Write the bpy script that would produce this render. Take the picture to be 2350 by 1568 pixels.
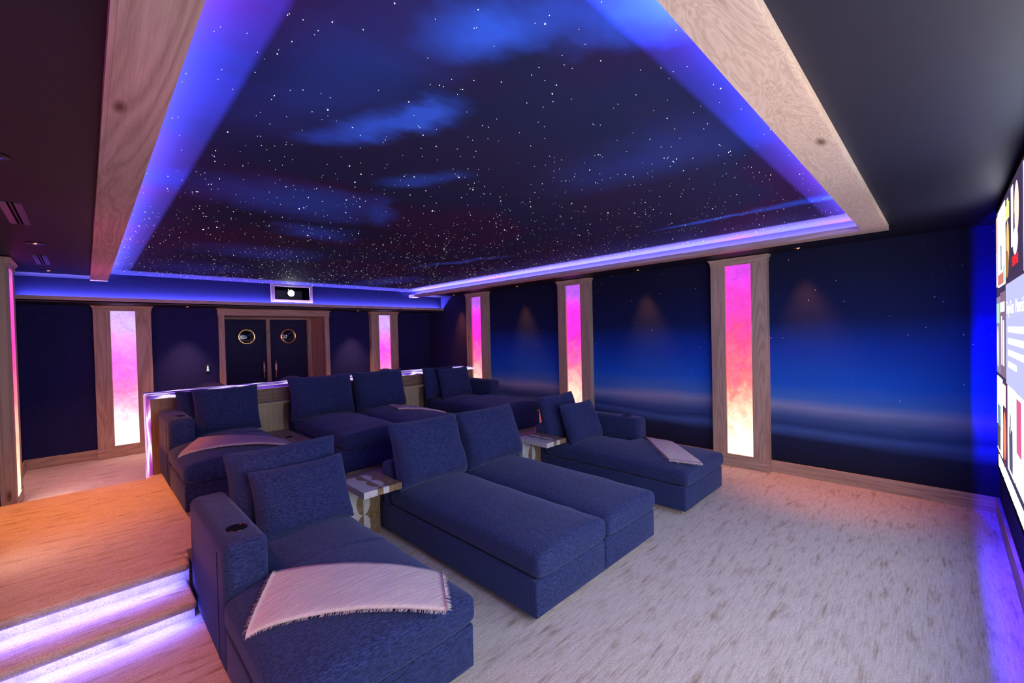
import bpy, bmesh, math, random
from mathutils import Vector, Matrix, noise

# ------------------------------------------------------------------ clear
for o in list(bpy.data.objects): bpy.data.objects.remove(o)
S = bpy.context.scene
C = S.collection
R = math.radians

# ------------------------------------------------------------------ camera
F_PX, YAW, PITCH, ROLL = 985.76, 2.35987734, -0.0155263, -0.023925
def cam_axes():
    f = Vector((math.cos(YAW)*math.cos(PITCH), math.sin(YAW)*math.cos(PITCH), math.sin(PITCH)))
    rt = f.cross(Vector((0, 0, 1))).normalized(); up = rt.cross(f)
    r2 = rt*math.cos(ROLL) + up*math.sin(ROLL); u2 = -rt*math.sin(ROLL) + up*math.cos(ROLL)
    return r2, u2, f
_r, _u, _f = cam_axes()
cd = bpy.data.cameras.new('camera'); cam = bpy.data.objects.new('camera', cd); C.objects.link(cam)
cd.sensor_width = 36; cd.sensor_fit = 'HORIZONTAL'; cd.lens = 36*F_PX/2350
cd.clip_start = 0.02
m = Matrix(((_r.x, _u.x, -_f.x, 0), (_r.y, _u.y, -_f.y, 0), (_r.z, _u.z, -_f.z, 1.8), (0, 0, 0, 1)))
cam.matrix_world = m
S.camera = cam

# ------------------------------------------------------------------ world, exposure
w = bpy.data.worlds.new('world'); S.world = w; w.use_nodes = True
w.node_tree.nodes['Background'].inputs[0].default_value = (0, 0, 0, 1)
vs = S.view_settings
vs.view_transform = 'Standard'; vs.look = 'None'; vs.gamma = 1; vs.use_curve_mapping = False
vs.exposure = 0.6

# ------------------------------------------------------------------ room numbers (metres, eye height 1.8)
YM, YL = 6.11, -0.66            # mural wall, left wall
XB, XS = -9.10, 0.36            # back wall, screen wall
ZP, ZS, ZB = 2.735, 2.825, 2.685   # perimeter ceiling, star ceiling, shelf underside
XF = -8.56                      # bulkhead face
ZPL, ZR = 0.31, 0.06            # platform, rear floor

# ------------------------------------------------------------------ lights
LED = (0.21, 0.18, 1.0)
def area(name, loc, direc, sx, sy, power, col, spread=180):
    l = bpy.data.lights.new(name, 'AREA'); l.shape = 'RECTANGLE'; l.size = sx; l.size_y = sy
    l.energy = power; l.color = col; l.spread = R(spread)
    o = bpy.data.objects.new(name, l); C.objects.link(o); o.location = loc
    z = -Vector(direc).normalized()
    x = Vector((0, 1, 0)) if sx >= sy else Vector((0, 1, 0))
    return o, z
def strip(name, a, b, direc, width, power_per_m, col, spread=180):
    a = Vector(a); b = Vector(b); L = (b-a).length
    l = bpy.data.lights.new(name, 'AREA'); l.shape = 'RECTANGLE'; l.size = L; l.size_y = width
    l.energy = power_per_m*L; l.color = col; l.spread = R(spread)
    o = bpy.data.objects.new(name, l); C.objects.link(o)
    x = (b-a).normalized(); z = -Vector(direc); z = (z - x*z.dot(x)).normalized(); y = z.cross(x)
    M = Matrix(((x.x, y.x, z.x, 0), (x.y, y.y, z.y, 0), (x.z, y.z, z.z, 0), (0, 0, 0, 1)))
    M.translation = (a+b)/2
    o.matrix_world = M
    return o
def spot(name, loc, target, power, col, angle, blend=0.6, size=0.04):
    l = bpy.data.lights.new(name, 'SPOT'); l.energy = power; l.color = col
    l.spot_size = R(angle); l.spot_blend = blend; l.shadow_soft_size = size
    o = bpy.data.objects.new(name, l); C.objects.link(o); o.location = loc
    o.rotation_euler = (Vector(target)-Vector(loc)).to_track_quat('-Z', 'Y').to_euler()
    return o
COVE = 46.0
strip('cove_led_left', (-8.25, .138, 2.7045), (-.48, .138, 2.7045), (0, 0, 1), .010, COVE, LED)
strip('cove_led_mural', (-8.35, 5.242, 2.7045), (-.48, 5.242, 2.7045), (0, 0, 1), .010, COVE, LED)
strip('cove_led_screen', (-.430, .25, 2.7045), (-.430, 5.12, 2.7045), (0, 0, 1), .010, COVE, LED)
strip('cove_led_back', (-8.52, -.6, 2.432), (-8.52, 6.05, 2.432), (-.02, 0, 1), .012, 26.0, LED)
STEP = 3.6
STEPC = (0.17, 0.16, 1.0)
strip('step_led_upper', (-3.665, -.62, .2535), (-3.665, .42, .2535), (-.1, 0, -1), .010, STEP, STEPC)
strip('step_led_lower', (-3.42, -.62, .0985), (-3.42, .42, .0985), (-.1, 0, -1), .010, STEP, STEPC)
BL = (0.006, 0.003, 1.0)
strip('screen_led_side', (.340, 5.10, .8), (.340, 5.10, 2.6), (0, 1, 0), .008, 26.0, BL)
strip('screen_led_bottom', (.342, .4, .72), (.342, 5.0, .72), (0, 0, -1), .01, 12.0, (0.08, 0.03, 1))
strip('screen_led_top', (.335, .4, 2.63), (.335, 5.0, 2.63), (0, 0, 1), .02, 0.6, BL)
WARM = (1.0, 0.27, 0.03)
for x in (-7.8, -5.8, -3.25, -1.2):
    spot('downlight_lamp_mural', (x, 5.93, 2.715), (x+.2, 5.90, 0), 110, (1, .24, .02), 56, 1.0)
for x, tx, e, c, an in ((-7.8, -8.2, 120, (1, .40, .27), 66), (-5.8, -5.6, 205, (1, .25, .005), 72), (-3.25, -3.5, 95, (1, .24, .06), 80), (-1.2, -1.2, 30, (1, .45, .45), 80)):
    spot('downlight_lamp_left', (x, -.30, 2.715), (tx, -.1, 0), e, c, an, 1.0)
for y in (1.2, 4.1):
    spot('downlight_lamp_back', (-8.72, y, 2.385), (-8.98, y, 0), 190, (1, .50, .30), 62, 1.0)

# ------------------------------------------------------------------ node material helpers
def newmat(name):
    mt = bpy.data.materials.new(name); mt.use_nodes = True
    nt = mt.node_tree; nt.nodes.clear()
    return mt, nt
class N:
    def __init__(s, nt): s.nt = nt
    def __call__(s, t, ins=None, **kw):
        n = s.nt.nodes.new(t)
        for k, v in kw.items(): setattr(n, k, v)
        for k, v in (ins or {}).items():
            if hasattr(v, 'is_linked') or isinstance(v, bpy.types.NodeSocket): s.nt.links.new(v, n.inputs[k])
            else: n.inputs[k].default_value = v
        return n
def rgba(c): return (c[0], c[1], c[2], 1)
def ramp(n, fac, stops, interp='LINEAR'):
    r = n('ShaderNodeValToRGB', {0: fac}); cr = r.color_ramp; cr.interpolation = interp
    while len(cr.elements) < len(stops): cr.elements.new(0.5)
    for e, (p, c) in zip(cr.elements, stops):
        e.position = p; e.color = rgba(c) if len(c) == 3 else c
    return r.outputs[0]
def finish(n, shader):
    n('ShaderNodeOutputMaterial', {0: shader})
def mixc(n, fac, a, b, mode='MIX'):
    x = n('ShaderNodeMix', {}, data_type='RGBA', blend_type=mode)
    for k, v in ((0, fac), (6, a), (7, b)):
        if isinstance(v, bpy.types.NodeSocket): n.nt.links.new(v, x.inputs[k])
        else: x.inputs[k].default_value = rgba(v) if isinstance(v, tuple) else v
    return x.outputs[2]
def math_(n, op, a, b=0.0, clamp=False):
    return n('ShaderNodeMath', {0: a, 1: b}, operation=op, use_clamp=clamp).outputs[0]
def coords(n, kind='Object', scale=(1, 1, 1), rot=(0, 0, 0)):
    tc = n('ShaderNodeTexCoord')
    mp = n('ShaderNodeMapping', {0: tc.outputs[kind], 2: rot, 3: scale})
    return mp.outputs[0]
def wpos(n, scale=(1, 1, 1), rot=(0, 0, 0)):
    g = n('ShaderNodeNewGeometry')
    return n('ShaderNodeMapping', {0: g.outputs['Position'], 2: rot, 3: scale}).outputs[0]
def tex_noise(n, vec, scale=5, detail=4, rough=.55, dist=0):
    return n('ShaderNodeTexNoise', {'Vector': vec, 'Scale': scale, 'Detail': detail, 'Roughness': rough, 'Distortion': dist}).outputs[0]
def plain(name, col, rough=.6, metal=0, spec=.5, bump=None, var=.0):
    mt, nt = newmat(name); n = N(nt)
    p = n('ShaderNodeBsdfPrincipled', {'Base Color': rgba(col), 'Roughness': rough, 'Metallic': metal, 'Specular IOR Level': spec})
    v = coords(n)
    t = tex_noise(n, v, 14, 4)
    nt.links.new(mixc(n, t, tuple(c*(1-var) for c in col), tuple(min(1, c*(1+var)) for c in col)), p.inputs['Base Color'])
    if bump:
        b = n('ShaderNodeBump', {'Height': tex_noise(n, v, bump[0], 3), 'Strength': bump[1], 'Distance': .002})
        nt.links.new(b.outputs[0], p.inputs['Normal'])
    finish(n, p.outputs[0]); return mt
def emit(name, col, strength):
    mt, nt = newmat(name); n = N(nt)
    e = n('ShaderNodeEmission', {0: rgba(col), 1: strength}); finish(n, e.outputs[0]); return mt

MAT = {}
# --- upholstery: navy heathered weave
def fabric(name, lo, hi):
    mt, nt = newmat(name); n = N(nt)
    g = wpos(n, (150, 34, 210)); slub = tex_noise(n, g, 1.0, 4, .7)
    g2 = wpos(n, (70, 70, 90)); fine = tex_noise(n, g2, 3.0, 2, .6)
    mixv = math_(n, 'ADD', math_(n, 'MULTIPLY', slub, .65), math_(n, 'MULTIPLY', fine, .35))
    c = ramp(n, mixv, [(.40, lo), (.60, hi)])
    b = n('ShaderNodeBump', {'Height': mixv, 'Strength': .55, 'Distance': .004})
    p = n('ShaderNodeBsdfPrincipled', {'Base Color': c, 'Roughness': .95, 'Specular IOR Level': .12, 'Sheen Weight': .25, 'Sheen Roughness': .5,
          'Sheen Tint': (.5, .6, 1, 1), 'Normal': b.outputs[0]})
    finish(n, p.outputs[0]); return mt
MAT['fabric'] = fabric('navy_weave', (.009, .013, .052), (.047, .067, .21))
# --- carpet
def carpet():
    mt, nt = newmat('streaked_carpet'); n = N(nt)
    v3 = wpos(n, (1, 1, 1)); sp = tex_noise(n, v3, 120, 3, .75)
    v1 = wpos(n, (19, 3.4, 3)); st = tex_noise(n, v1, 1.0, 4, .6, .2)
    v2 = wpos(n, (85, 7, 3)); st2 = tex_noise(n, v2, 1.0, 4, .65)
    jit = math_(n, 'MULTIPLY', math_(n, 'SUBTRACT', sp, .5), .40)
    stj = math_(n, 'ADD', math_(n, 'ADD', st, jit), math_(n, 'MULTIPLY', math_(n, 'SUBTRACT', st2, .5), .16))
    a = ramp(n, stj, [(.53, (.68, .635, .615)), (.64, (.56, .50, .46)), (.70, (.40, .33, .27))])
    st2j = math_(n, 'ADD', st2, math_(n, 'MULTIPLY', jit, 1.3))
    b = ramp(n, st2j, [(.40, (1.05, 1.05, 1.05)), (.58, (.93, .91, .90)), (.70, (.70, .66, .62))])
    c = mixc(n, 1.0, a, b, 'MULTIPLY')
    sk = ramp(n, sp, [(.36, (.62, .59, .57)), (.50, (.98, .98, .98)), (.62, (1.10, 1.10, 1.10))])
    c = mixc(n, 1.0, c, sk, 'MULTIPLY')
    h = math_(n, 'ADD', math_(n, 'MULTIPLY', sp, .7), math_(n, 'MULTIPLY', st2, -.5))
    bp = n('ShaderNodeBump', {'Height': h, 'Strength': .7, 'Distance': .008})
    p = n('ShaderNodeBsdfPrincipled', {'Base Color': c, 'Roughness': 1, 'Specular IOR Level': .05, 'Sheen Weight': .1, 'Normal': bp.outputs[0]})
    finish(n, p.outputs[0]); return mt
MAT['carpet'] = carpet()
# --- oak; axis = direction of the grain
def wood(name, axis, lo=(.34, .24, .185), hi=(.56, .43, .345), swirl=False):
    mt, nt = newmat(name); n = N(nt)
    sc = [9, 9, 9]; sc[axis] = 2.4 if swirl else .55
    v = wpos(n, tuple(sc)); nz = tex_noise(n, v, .6 if swirl else .45, 3, .5, 3.2 if swirl else 1.6)
    rings = math_(n, 'FRACT', math_(n, 'MULTIPLY', nz, 9.0))
    rings = math_(n, 'ABSOLUTE', math_(n, 'SUBTRACT', rings, .5))
    sc2 = [220, 220, 220]; sc2[axis] = 7
    pore = tex_noise(n, wpos(n, tuple(sc2)), 1, 3, .6)
    sc3 = [5, 5, 5]; sc3[axis] = 1.6
    kn = n('ShaderNodeTexVoronoi', {'Vector': wpos(n, tuple(sc3)), 'Scale': .75}).outputs['Distance']
    knot = ramp(n, kn, [(.02, (.30, .22, .18)), (.10, (1, 1, 1))])
    mx = math_(n, 'ADD', math_(n, 'MULTIPLY', rings, .7), math_(n, 'MULTIPLY', pore, .55))
    c = ramp(n, mx, [(.15, lo), (.62, hi)])
    c = mixc(n, 1.0, c, knot, 'MULTIPLY')
    b = n('ShaderNodeBump', {'Height': mx, 'Strength': .12, 'Distance': .002})
    p = n('ShaderNodeBsdfPrincipled', {'Base Color': c, 'Roughness': .55, 'Specular IOR Level': .3, 'Normal': b.outputs[0]})
    finish(n, p.outputs[0]); return mt
MAT['wood_x'] = wood('oak_along_x', 0); MAT['wood_y'] = wood('oak_along_y', 1); MAT['wood_z'] = wood('oak_along_z', 2)
MAT['wood_swirl'] = wood('figured_oak_veneer', 1, (.42, .285, .21), (.59, .44, .345), True)
MAT['bar_wood_z'] = wood('brown_bar_oak', 2, (.19, .12, .075), (.33, .225, .15))
MAT['bar_wood_y'] = wood('brown_bar_oak_boards', 1, (.19, .12, .075), (.33, .225, .15))
MAT['birch'] = wood('pale_birch_panel', 2, (.46, .36, .22), (.60, .49, .32))
MAT['birch_y'] = wood('pale_birch_shelf', 1, (.46, .36, .22), (.60, .49, .32))
# --- paints and plains
MAT['navy_wall'] = plain('navy_wall_fabric', (.022, .024, .12), .9, spec=.1, bump=(500, .25), var=.25)
MAT['black_ceiling'] = plain('black_ceiling_paint', (.017, .016, .027), .5, spec=.2, bump=(300, .05), var=.1)
MAT['riser_blue'] = plain('dark_blue_cove_paint', (.022, .021, .09), .8, spec=.1, var=.1)
MAT['bulkhead'] = plain('navy_bulkhead_paint', (.010, .012, .042), .8, spec=.1, var=.1)
MAT['black'] = plain('black_velvet', (.004, .004, .005), .95, spec=.05)
MAT['black_plastic'] = plain('black_plastic', (.01, .01, .012), .35)
MAT['door'] = plain('navy_padded_door', (.018, .018, .085), .6, spec=.25, bump=(260, .2), var=.2)
MAT['brass'] = plain('polished_brass', (.82, .62, .28), .12, 1.0)
MAT['bronze'] = plain('bronze_handle', (.70, .45, .36), .35, 1.0)
MAT['chrome'] = plain('satin_chrome', (.7, .7, .72), .22, 1.0)
MAT['glass'] = plain('dark_porthole_glass', (.002, .002, .003), .03, spec=.9)
MAT['cup'] = plain('black_cup_metal', (.012, .011, .012), .18, .6)
MAT['cuprim'] = plain('bronze_rim', (.10, .06, .04), .2, 1.0)
MAT['vent'] = plain('vent_metal', (.16, .16, .2), .3, .6)
MAT['stool'] = plain('mauve_stool_vinyl', (.16, .12, .17), .5, var=.1)
MAT['throw'] = None
def throw(name, lo, hi, line):
    mt, nt = newmat(name); n = N(nt)
    wv = n('ShaderNodeTexNoise', {'Vector': wpos(n, (160, 160, 160)), 'Scale': 1, 'Detail': 3}).outputs[0]
    w2 = tex_noise(n, wpos(n, (75, 5, 20), (0, 0, R(-41))), 1, 3, .6)
    w3 = tex_noise(n, wpos(n, (7, 7, 7)), 1, 5, .6, 2.2)
    ln = math_(n, 'ABSOLUTE', math_(n, 'SUBTRACT', math_(n, 'FRACT', math_(n, 'MULTIPLY', w3, 14.0)), .5))
    c = ramp(n, math_(n, 'ADD', math_(n, 'MULTIPLY', wv, .5), math_(n, 'MULTIPLY', w2, .5)), [(.35, lo), (.6, hi)])
    if line: c = mixc(n, 1.0, c, ramp(n, ln, [(.05, (.55, .55, .58)), (.2, (1, 1, 1))]), 'MULTIPLY')
    b = n('ShaderNodeBump', {'Height': w2, 'Strength': .5, 'Distance': .008})
    p = n('ShaderNodeBsdfPrincipled', {'Base Color': c, 'Roughness': 1, 'Specular IOR Level': .05, 'Normal': b.outputs[0]})
    finish(n, p.outputs[0]); return mt
MAT['throw'] = throw('ivory_gauze_throw', (.62, .55, .57), (.80, .73, .75), False)
MAT['throw_marbled'] = throw('marbled_grey_throw', (.42, .39, .44), (.60, .55, .60), True)
# --- onyx light panels: backlit stone, they do give off light
def onyx(name, stops, strength, seed):
    mt, nt = newmat(name); n = N(nt)
    tc = n('ShaderNodeTexCoord'); sep = n('ShaderNodeSeparateXYZ', {0: tc.outputs['Generated']})
    mp = n('ShaderNodeMapping', {0: tc.outputs['Object'], 1: (seed, seed*2.1, 0)}).outputs[0]
    cl = tex_noise(n, mp, 3.2, 6, .6, .8); cl2 = tex_noise(n, mp, 9, 5, .65, .4)
    off = math_(n, 'MULTIPLY', math_(n, 'SUBTRACT', cl, .5), .46)
    z = math_(n, 'ADD', sep.outputs[2], off)
    col = ramp(n, z, stops)
    vor = n('ShaderNodeTexVoronoi', {'Vector': mixc(n, .22, mp, n('ShaderNodeTexNoise', {'Vector': mp, 'Scale': 6, 'Detail': 3}).outputs[1]), 'Scale': 7.0}, feature='DISTANCE_TO_EDGE').outputs[0]
    vein = ramp(n, vor, [(0.0, (.80, .66, .68)), (.06, (1, 1, 1))])
    col = mixc(n, .55, col, mixc(n, 1.0, col, vein, 'MULTIPLY'))
    br = math_(n, 'MULTIPLY', math_(n, 'ADD', math_(n, 'MULTIPLY', cl2, .7), .65), strength)
    e = n('ShaderNodeEmission', {0: col, 1: br})
    gl = n('ShaderNodeBsdfGlossy', {'Roughness': .2, 0: (.05, .05, .05, 1)})
    ad = n('ShaderNodeAddShader', {0: e.outputs[0], 1: gl.outputs[0]})
    finish(n, ad.outputs[0]); return mt
SUNSET = [(0.02, (.42, .34, .26)), (.20, (.44, .19, .13)), (.38, (.48, .060, .060)), (.60, (.50, .021, .075)), (.82, (.38, .014, .15)), (.97, (.18, .016, .20))]
SUNSET2 = [(0.02, (.42, .34, .27)), (.22, (.44, .17, .13)), (.42, (.48, .045, .085)), (.62, (.46, .008, .15)), (.80, (.32, .008, .20)), (.95, (.11, .025, .20))]
ROSE = [(0.02, (.40, .31, .31)), (.22, (.36, .17, .20)), (.42, (.34, .065, .16)), (.60, (.34, .020, .20)), (.78, (.21, .06, .22)), (.95, (.15, .10, .25))]
MAT['onyx_a'] = onyx('sunset_onyx', SUNSET, 3.1, 0.0)
MAT['onyx_l'] = onyx('left_wall_onyx', SUNSET2, 14.0, 5.0)
MAT['onyx_m'] = onyx('left_aisle_onyx', SUNSET2, 6.5, 5.0)
MAT['onyx_b'] = onyx('magenta_onyx', SUNSET2, 3.3, 3.0)
MAT['onyx_c'] = onyx('rose_onyx', ROSE, 3.1, 7.0)
# --- bar agate, backlit
def agate(name, sc, lo, mid, hi, strength):
    mt, nt = newmat(name); n = N(nt)
    v = wpos(n, sc); d = n('ShaderNodeTexNoise', {'Vector': v, 'Scale': 1.0, 'Detail': 3}).outputs[1]
    vv = mixc(n, .35, v, d)
    vor = n('ShaderNodeTexVoronoi', {'Vector': vv, 'Scale': 1.0}, feature='DISTANCE_TO_EDGE').outputs[0]
    c = ramp(n, vor, [(0.0, hi), (.05, hi), (.10, mid), (.24, lo)])
    e = n('ShaderNodeEmission', {0: c, 1: strength})
    gl = n('ShaderNodeBsdfGlossy', {'Roughness': .12, 0: (.08, .08, .08, 1)})
    finish(n, n('ShaderNodeAddShader', {0: e.outputs[0], 1: gl.outputs[0]}).outputs[0]); return mt
MAT['agate_top'] = agate('violet_agate_top', (9, 3.0, 9), (.05, .01, .16), (.20, .07, .70), (.85, .75, 1.0), .75)
MAT['agate_end'] = agate('pink_agate_end', (16, 16, 2.4), (.30, .03, .30), (.75, .22, .70), (1, .82, .95), .8)
# --- printed night murals on the wall (print only; lit by the room)
def mural():
    mt, nt = newmat('night_horizon_print'); n = N(nt)
    g = n('ShaderNodeNewGeometry'); sep = n('ShaderNodeSeparateXYZ', {0: g.outputs['Position']})
    wob = tex_noise(n, wpos(n, (.55, 1, 2.2)), 1, 3, .5)
    z = math_(n, 'ADD', sep.outputs[2], math_(n, 'MULTIPLY', math_(n, 'SUBTRACT', wob, .5), .22))
    zz = math_(n, 'DIVIDE', z, 2.74, True)
    c = ramp(n, zz, [(.03, (.008, .010, .022)), (.16, (.010, .022, .08)), (.205, (.05, .13, .42)), (.225, (.02, .06, .24)), (.255, (.06, .13, .38)),
                     (.30, (.22, .32, .62)), (.345, (.05, .20, .72)), (.42, (.006, .12, .76)), (.55, (.004, .055, .52)), (.70, (.004, .016, .11)), (.9, (.008, .012, .05))])
    vo = n('ShaderNodeTexVoronoi', {'Vector': wpos(n, (1, .05, 1)), 'Scale': 15})
    rnd = n('ShaderNodeSeparateColor', {0: vo.outputs['Color']}).outputs[0]
    thr = math_(n, 'MULTIPLY', math_(n, 'POWER', rnd, 3.5), .095)
    st = math_(n, 'LESS_THAN', vo.outputs['Distance'], thr)
    st = math_(n, 'MULTIPLY', st, math_(n, 'GREATER_THAN', sep.outputs[2], .95))
    c = mixc(n, st, c, (.95, .95, 1.0))
    c = mixc(n, math_(n, 'LESS_THAN', sep.outputs[0], -7.1), c, (.022, .022, .10))   # plain navy cloth in the corner bay
    p = n('ShaderNodeBsdfPrincipled', {'Base Color': c, 'Roughness': .75, 'Specular IOR Level': .2})
    finish(n, p.outputs[0]); return mt
MAT['mural'] = mural()
CLOUDS = [(-1.88, 1.05, .50, .15, 26, 1.0), (-1.70, 1.12, .22, .10, 26, .6), (-3.40, 1.15, .50, .80, 0, .55), (-4.25, 1.60, .40, .45, 20, .75), (-3.3, 1.75, .16, .5, 60, .4),
          (-1.02, .97, .34, .20, 30, .85), (-.66, 1.30, .34, .24, 30, 1.0), (-1.55, 4.18, .60, .075, 2, 1.0), (-.85, 4.17, .40, .13, 0, .7), (-2.37, 1.59, .38, .16, 20, .5),
          (-4.75, 3.70, 1.0, .13, 15, .6), (-5.6, 1.5, .6, .8, 0, .45), (-1.25, 2.4, .9, .45, 0, .16), (-1.6, .75, .9, .4, 10, .22), (-7.2, 3.9, 1.1, .5, 10, .5), (-7.3, 1.2, .8, .7, 0, .3)]
def star_cloth():
    mt, nt = newmat('night_cloud_ceiling_print'); n = N(nt)
    g = n('ShaderNodeNewGeometry')
    d1 = n('ShaderNodeTexNoise', {'Vector': wpos(n, (1.6, 1.1, 1)), 'Scale': 1.0, 'Detail': 5, 'Roughness': .6}).outputs[1]
    off = n('ShaderNodeVectorMath', {0: d1, 1: (.5, .5, .5)}, operation='SUBTRACT').outputs[0]
    off = n('ShaderNodeVectorMath', {0: off, 1: (.75, .45, 0)}, operation='MULTIPLY').outputs[0]
    pos = n('ShaderNodeVectorMath', {0: g.outputs['Position'], 1: off}, operation='ADD').outputs[0]
    tot = None
    for cx, cy, rx, ry, ro, am in CLOUDS:
        mp = n('ShaderNodeMapping', {0: pos, 1: (cx, cy, ZS), 2: (0, 0, R(ro)), 3: (rx, ry, 50)}, vector_type='TEXTURE').outputs[0]
        ln = n('ShaderNodeVectorMath', {0: mp}, operation='LENGTH').outputs['Value']
        mr = n('ShaderNodeMapRange', {0: ln, 1: 1.15, 2: 0.0, 3: 0.0, 4: am}, interpolation_type='SMOOTHSTEP').outputs[0]
        tot = mr if tot is None else math_(n, 'ADD', tot, mr)
    fl = tex_noise(n, wpos(n, (3.2, 1.3, 1), (0, 0, R(15))), 1.0, 4, .6)
    tot = math_(n, 'MULTIPLY', tot, math_(n, 'ADD', math_(n, 'MULTIPLY', fl, 1.0), .5), True)
    b = tex_noise(n, wpos(n, (.30, .22, 1), (0, 0, R(20))), 1.3, 3, .5)
    base = ramp(n, b, [(.35, (.026, .018, .060)), (.48, (.014, .020, .070)), (.56, (.040, .010, .055)), (.66, (.012, .016, .055))])
    c = mixc(n, tot, base, (.045, .15, .80))
    p = n('ShaderNodeBsdfPrincipled', {'Base Color': c, 'Roughness': .8, 'Specular IOR Level': .15})
    finish(n, p.outputs[0]); return mt
MAT['star_cloth'] = star_cloth()
MAT['star'] = emit('fibre_star', (.85, .92, 1.0), 6.5)
# --- inlaid stone of the side tables
def inlay(name, axis, cy, tone_l, tone_d):
    """half pale, half brown shell inlay with counterchanged discs along the joint (y = cy)"""
    mt, nt = newmat(name); n = N(nt)
    tc = n('ShaderNodeTexCoord'); sep = n('ShaderNodeSeparateXYZ', {0: tc.outputs['Object']})
    y = sep.outputs[1]; s = sep.outputs[axis]
    per = .21
    fr = math_(n, 'SUBTRACT', math_(n, 'FRACT', math_(n, 'ADD', math_(n, 'DIVIDE', s, per), 10.18)), .5)
    fr = math_(n, 'MULTIPLY', fr, per)
    d = math_(n, 'ADD', math_(n, 'MULTIPLY', y, y), math_(n, 'MULTIPLY', math_(n, 'MULTIPLY', fr, fr), .36))
    disc = math_(n, 'LESS_THAN', d, .00395)
    side = math_(n, 'GREATER_THAN', y, 0.0)
    sel = math_(n, 'ABSOLUTE', math_(n, 'SUBTRACT', disc, side))
    nz = tex_noise(n, tc.outputs['Object'], 26, 6, .7, .6)
    pale = ramp(n, nz, [(.3, tuple(c*.72 for c in tone_l)), (.65, tone_l)])
    dark = ramp(n, nz, [(.3, tuple(c*.45 for c in tone_d)), (.68, tuple(min(1, c*1.5) for c in tone_d))])
    c = mixc(n, sel, pale, dark)
    b = n('ShaderNodeBump', {'Height': nz, 'Strength': .3, 'Distance': .003})
    p = n('ShaderNodeBsdfPrincipled', {'Base Color': c, 'Roughness': .32, 'Specular IOR Level': .5, 'Normal': b.outputs[0]})
    finish(n, p.outputs[0]); return mt
MAT['inlay_top'] = inlay('shell_inlay_top', 0, 0, (.72, .72, .74), (.26, .18, .10))
MAT['inlay_leg'] = inlay('shell_inlay_leg', 2, 0, (.72, .72, .74), (.26, .18, .10))

# ------------------------------------------------------------------ object helpers
WL = {}
def wl(o): return WL.get(o.name, Vector((0, 0, 0))) if o else Vector((0, 0, 0))
def mesh_obj(name, verts, faces, mat, parent=None, smooth=False):
    vs_ = [Vector(v) for v in verts]
    lo = Vector((min(v.x for v in vs_), min(v.y for v in vs_), min(v.z for v in vs_)))
    hi = Vector((max(v.x for v in vs_), max(v.y for v in vs_), max(v.z for v in vs_)))
    c = (lo+hi)/2
    me = bpy.data.meshes.new(name)
    me.from_pydata([v-c for v in vs_], [], faces); me.update()
    if smooth: me.polygons.foreach_set('use_smooth', [True]*len(me.polygons))
    mats = mat if isinstance(mat, (list, tuple)) else [mat]
    for q in mats: me.materials.append(MAT[q] if isinstance(q, str) else q)
    o = bpy.data.objects.new(name, me); C.objects.link(o)
    o.parent = parent; o.location = c - wl(parent); WL[o.name] = c
    return o
def bm_obj(name, bm, mat, parent=None, smooth=False):
    bm.verts.index_update()
    vs_ = [v.co.copy() for v in bm.verts]; fs = [[v.index for v in f.verts] for f in bm.faces]
    bm.free()
    return mesh_obj(name, vs_, fs, mat, parent, smooth)
def box_bm(bm, x0, x1, y0, y1, z0, z1, bev=0, seg=2):
    b = bmesh.new()
    bmesh.ops.create_cube(b, size=1, matrix=Matrix.Translation(((x0+x1)/2, (y0+y1)/2, (z0+z1)/2)) @ Matrix.Diagonal((abs(x1-x0), abs(y1-y0), abs(z1-z0), 1)))
    if bev: bmesh.ops.bevel(b, geom=b.edges[:], offset=bev, segments=seg, profile=.5, affect='EDGES')
    me = bpy.data.meshes.new('t'); b.to_mesh(me); b.free(); bm.from_mesh(me); bpy.data.meshes.remove(me)
def box(name, x0, x1, y0, y1, z0, z1, mat, parent=None, bev=0, seg=2, smooth=False):
    bm = bmesh.new(); box_bm(bm, x0, x1, y0, y1, z0, z1, bev, seg)
    return bm_obj(name, bm, mat, parent, smooth)
def boxes(name, lst, mat, parent=None, bev=0):
    bm = bmesh.new()
    for b in lst: box_bm(bm, *b, bev=bev)
    return bm_obj(name, bm, mat, parent)
def lathe(prof, axis='z', seg=28, centre=(0, 0, 0)):
    """prof: list of (r, h)"""
    V, Fc = [], []
    for r, h in prof:
        for k in range(seg):
            a = 2*math.pi*k/seg; p = (r*math.cos(a), r*math.sin(a), h)
            if axis == 'x': p = (h, r*math.cos(a), r*math.sin(a))
            if axis == 'y': p = (r*math.cos(a), h, r*math.sin(a))
            V.append((p[0]+centre[0], p[1]+centre[1], p[2]+centre[2]))
    for i in range(len(prof)-1):
        for k in range(seg):
            Fc.append((i*seg+k, i*seg+(k+1) % seg, (i+1)*seg+(k+1) % seg, (i+1)*seg+k))
    if prof[0][0] > 1e-6: Fc.append(tuple(range(seg))[::-1])
    if prof[-1][0] > 1e-6: Fc.append(tuple((len(prof)-1)*seg+k for k in range(seg)))
    return V, Fc
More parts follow.
